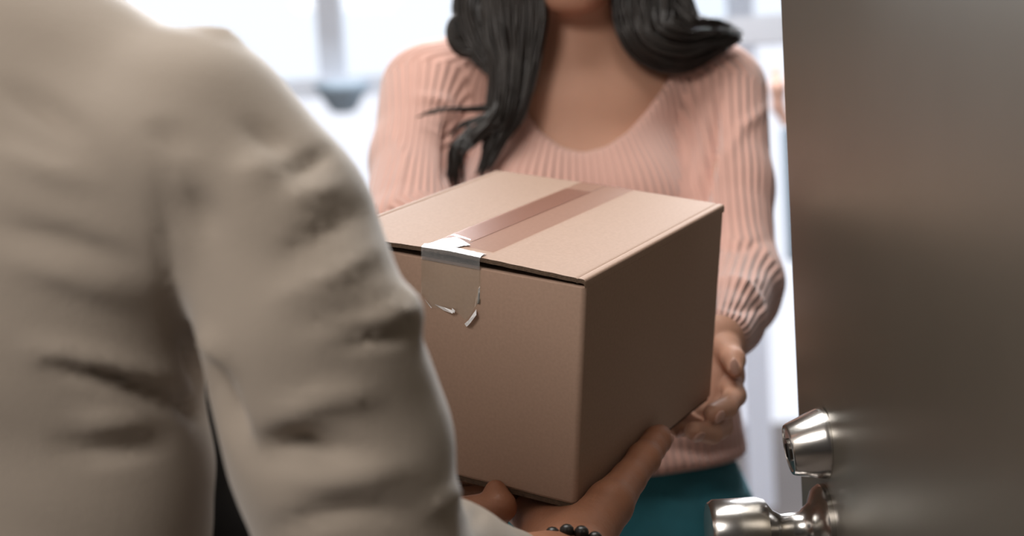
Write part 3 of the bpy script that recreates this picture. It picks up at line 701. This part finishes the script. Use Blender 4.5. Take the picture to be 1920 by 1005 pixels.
V1 = hand_field(MWR, mc, fing, th, wr=.0275, pr=.0130, h=.0016, ext=(FWR, .029), kp=.016)
# left hand: fingers reach under from the left
tz = -BH - .022
mcl = [BL(-.135, .000, tz - .012), BL(-.148, .016, tz - .010), BL(-.158, .034, tz - .009), BL(-.164, .052, tz - .008)]
fl = [[(BL(-.104, .006, tz - .014), .0098), (BL(-.086, .010, tz - .008), .0092), (BL(-.070, .014, tz - .012), .0080)],
      [(BL(-.112, .026, tz - .010), .0100), (BL(-.090, .032, tz - .004), .0094), (BL(-.074, .036, tz - .002), .0082)],
      [(BL(-.124, .044, tz - .006), .0096), (BL(-.104, .050, tz), .0090), (BL(-.088, .054, tz + .002), .0078)],
      [(BL(-.136, .062, tz - .004), .0085), (BL(-.120, .068, tz), .0078), (BL(-.108, .072, tz + .003), .0068)]]
thl = [(BL(-.165, -.035, tz - .024), .019), (BL(-.142, -.020, tz - .022), .0150), (P(938, 950, 1.165), .0115), (P(930, 922, 1.175), .0090)]
V2 = hand_field(LHW, mcl, fl, thl, wr=.028, pr=.013, h=.002, ext=(LHW * .8 + LEL * .2, .03))
V, Q = join([mbody, V1, V2])
mb = under(vq('body', V, Q, 'skin_m'), mroot)
al = tt_ - ti; nn = unit(np.cross(al, BX)); nn = nn if nn @ unit(CAM - tt_) < 0 else -nn
tcm = unit(CAM - tt_); rgt = unit(np.cross(al, tcm)); rgt = rgt if rgt[0] > 0 else -rgt
o = nail(mb, tt_ + (tcm * .72 + rgt * .62) * .0085 - unit(al) * .002, tcm * .72 + rgt * .62, al, .0062, .0088); o.parent = mb; o.matrix_parent_inverse = Matrix()
for e in (-1, 1):
    bm = bmesh.new(); bmesh.ops.create_uvsphere(bm, u_segments=16, v_segments=10, radius=.013); c = mh(.032 * e, .0715, .003)
    for v in bm.verts: v.co = v.co + Vector(c.tolist())
    ey = under(bmo('eye', bm, 'eye', None, True), mroot); iris(ey, c, fwM, .013)
F = Field(mh(0, 0, .03) - .16, mh(0, 0, .03) + .16, .006)
F.ell(mh(0, -.022, .045), (rtM, fwM, Z), (.082, .096, .088), .01); F.ell(mh(0, .085, -.03), (rtM, fwM, Z), (.10, .075, .085), .01, sub=True)
F.cut(lambda x, y, z: (mh(0, 0, -.05)[2] - z), .01)
V, Q = F.mesh(2); N = normals(V, Q); V = V + N * (.004 * vnoise(V, (60, 60, 60)))[:, None]; under(vq('hair', V, Q, 'hair_m'), mroot)
# shirt
F = Field(mlo, mhi - [0, 0, .3], .0055)
man_torso(F, 0); man_arms(F, 0)
F.cone(P(690, 592, .795), .010, P(752, 588, .812), .011, .012)
F.cone(P(385, 60, .835), .005, P(424, 66, .825), .005, .012)
F.cone(SP + Z * .09 + fwM * .012, .076, SP + Z * .105 + fwM * .02, .073, .012)
F.cone(SP + Z * .10 + fwM * .015, .058, SP + Z * .22 + fwM * .03, .068, .004, sub=True)
V, Q = F.mesh(2); N = normals(V, Q)
sag = vnoise(V @ np.array([[.9, .1, .4], [.1, 1, 0], [-.4, 0, .9]]), (7, 7, 17), 3.3); sag2 = vnoise(V @ np.array([[.8, 0, .6], [0, 1, 0], [-.6, 0, .8]]), (10, 10, 34), 9.1)
V = V + N * (.0046 * sag + .0036 * sag2)[:, None]
V = crease(V, N, [([(60, 655), (140, 668), (230, 690), (330, 715)], 22, .007), ([(95, 682), (208, 707), (286, 737), (366, 762)], 17, -.009),
                  ([(345, 740), (366, 765), (385, 790)], 18, -.010), ([(110, 836), (172, 846), (300, 832)], 20, -.006), ([(150, 790), (280, 795)], 20, .005),
                  ([(352, 640), (390, 700), (425, 780), (450, 830)], 20, -.020), ([(368, 622), (400, 655), (420, 690)], 20, .008),
                  ([(300, 300), (312, 420), (318, 540), (335, 640)], 16, -.004), ([(345, 350), (380, 400), (400, 450)], 35, -.006), ([(440, 330), (520, 310)], 30, .004),
                  ([(15, 165), (80, 205), (150, 255)], 22, -.006), ([(0, 280), (90, 320), (180, 340)], 24, .005), ([(280, 245), (355, 272)], 20, -.005), ([(458, 235), (540, 282)], 20, -.004),
                  ([(537, 330), (620, 284)], 15, -.005), ([(530, 382), (640, 345)], 14, .004), ([(522, 490), (600, 440), (675, 396)], 18, -.006), ([(520, 560), (620, 520), (700, 470)], 18, .005),
                  ([(540, 620), (640, 590), (745, 560)], 14, -.004), ([(700, 600), (745, 590), (775, 585)], 12, .008), ([(640, 640), (700, 632), (765, 622)], 12, -.007),
                  ([(520, 790), (600, 750), (700, 740)], 20, .006), ([(480, 850), (560, 835), (660, 860)], 30, -.015), ([(560, 900), (660, 890), (760, 880)], 22, .006), ([(520, 990), (640, 960), (760, 960)], 20, -.006),
                  ([(800, 960), (850, 930), (880, 890)], 14, .005), ([(870, 1000), (900, 960), (905, 920)], 10, -.005), ([(0, 420), (120, 450), (260, 500)], 24, -.005), ([(0, 480), (130, 520), (240, 560)], 24, .004)])
under(vq('shirt', V, Q, 'shirt'), mroot)
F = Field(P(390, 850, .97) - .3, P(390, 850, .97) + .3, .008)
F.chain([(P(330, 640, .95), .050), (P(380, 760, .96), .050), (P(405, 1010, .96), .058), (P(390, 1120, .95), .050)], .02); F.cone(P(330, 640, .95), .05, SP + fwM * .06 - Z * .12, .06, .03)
V, Q = F.mesh(2); under(vq('undershirt', V, Q, 'trousers'), mroot)  # added near-black filler, stands in for the shade in the armpit gap
# trousers, shoes, bracelet
F = Field((SP[0] - .3, SP[1] - .28, 0), (SP[0] + .3, SP[1] + .28, SP[2] - .42), .010)
hp = np.array([SP[0], SP[1], .92])
F.cone(hp + Z * .05, .162, hp - Z * .03, .170, .03, (fwM, .70))
for e in (-1, 1):
    h0 = hp + rtM * .09 * e - Z * .04; kn = np.array([h0[0], h0[1], .48]) + fwM * .02; an = np.array([h0[0], h0[1], .07]); F.chain([(h0, .092), (kn, .070), (an, .058)], .03)
F.cut(lambda x, y, z: .05 - z, .004)
V, Q = F.mesh(2); under(vq('trousers', V, Q, 'trousers'), mroot)
for e in (-1, 1):
    h0 = hp + rtM * .09 * e; shoes(mroot, np.array([h0[0], h0[1], .07]), fwM, rtM, 'shoe')
bw_ = P(1040, 1012, 1.115); ax_ = unit(mc[1] - MWR); e1 = unit(np.cross(ax_, Z)); e2 = np.cross(ax_, e1); bc = MWR + ax_ * -.015
br = empty('bracelet', (0, 0, 0)); under(br, mroot)
pm = None
for k in range(20):
    a = 2 * math.pi * k / 20; p = bc + (e1 * math.cos(a) + e2 * math.sin(a)) * .0315
    if pm is None:
        bm = bmesh.new(); bmesh.ops.create_icosphere(bm, subdivisions=2, radius=.0052); o = bmo('bead', bm, 'bead', br, True); pm = o.data
    else: o = bpy.data.objects.new('bead', pm); COL.objects.link(o); o.parent = br
    o.location = p
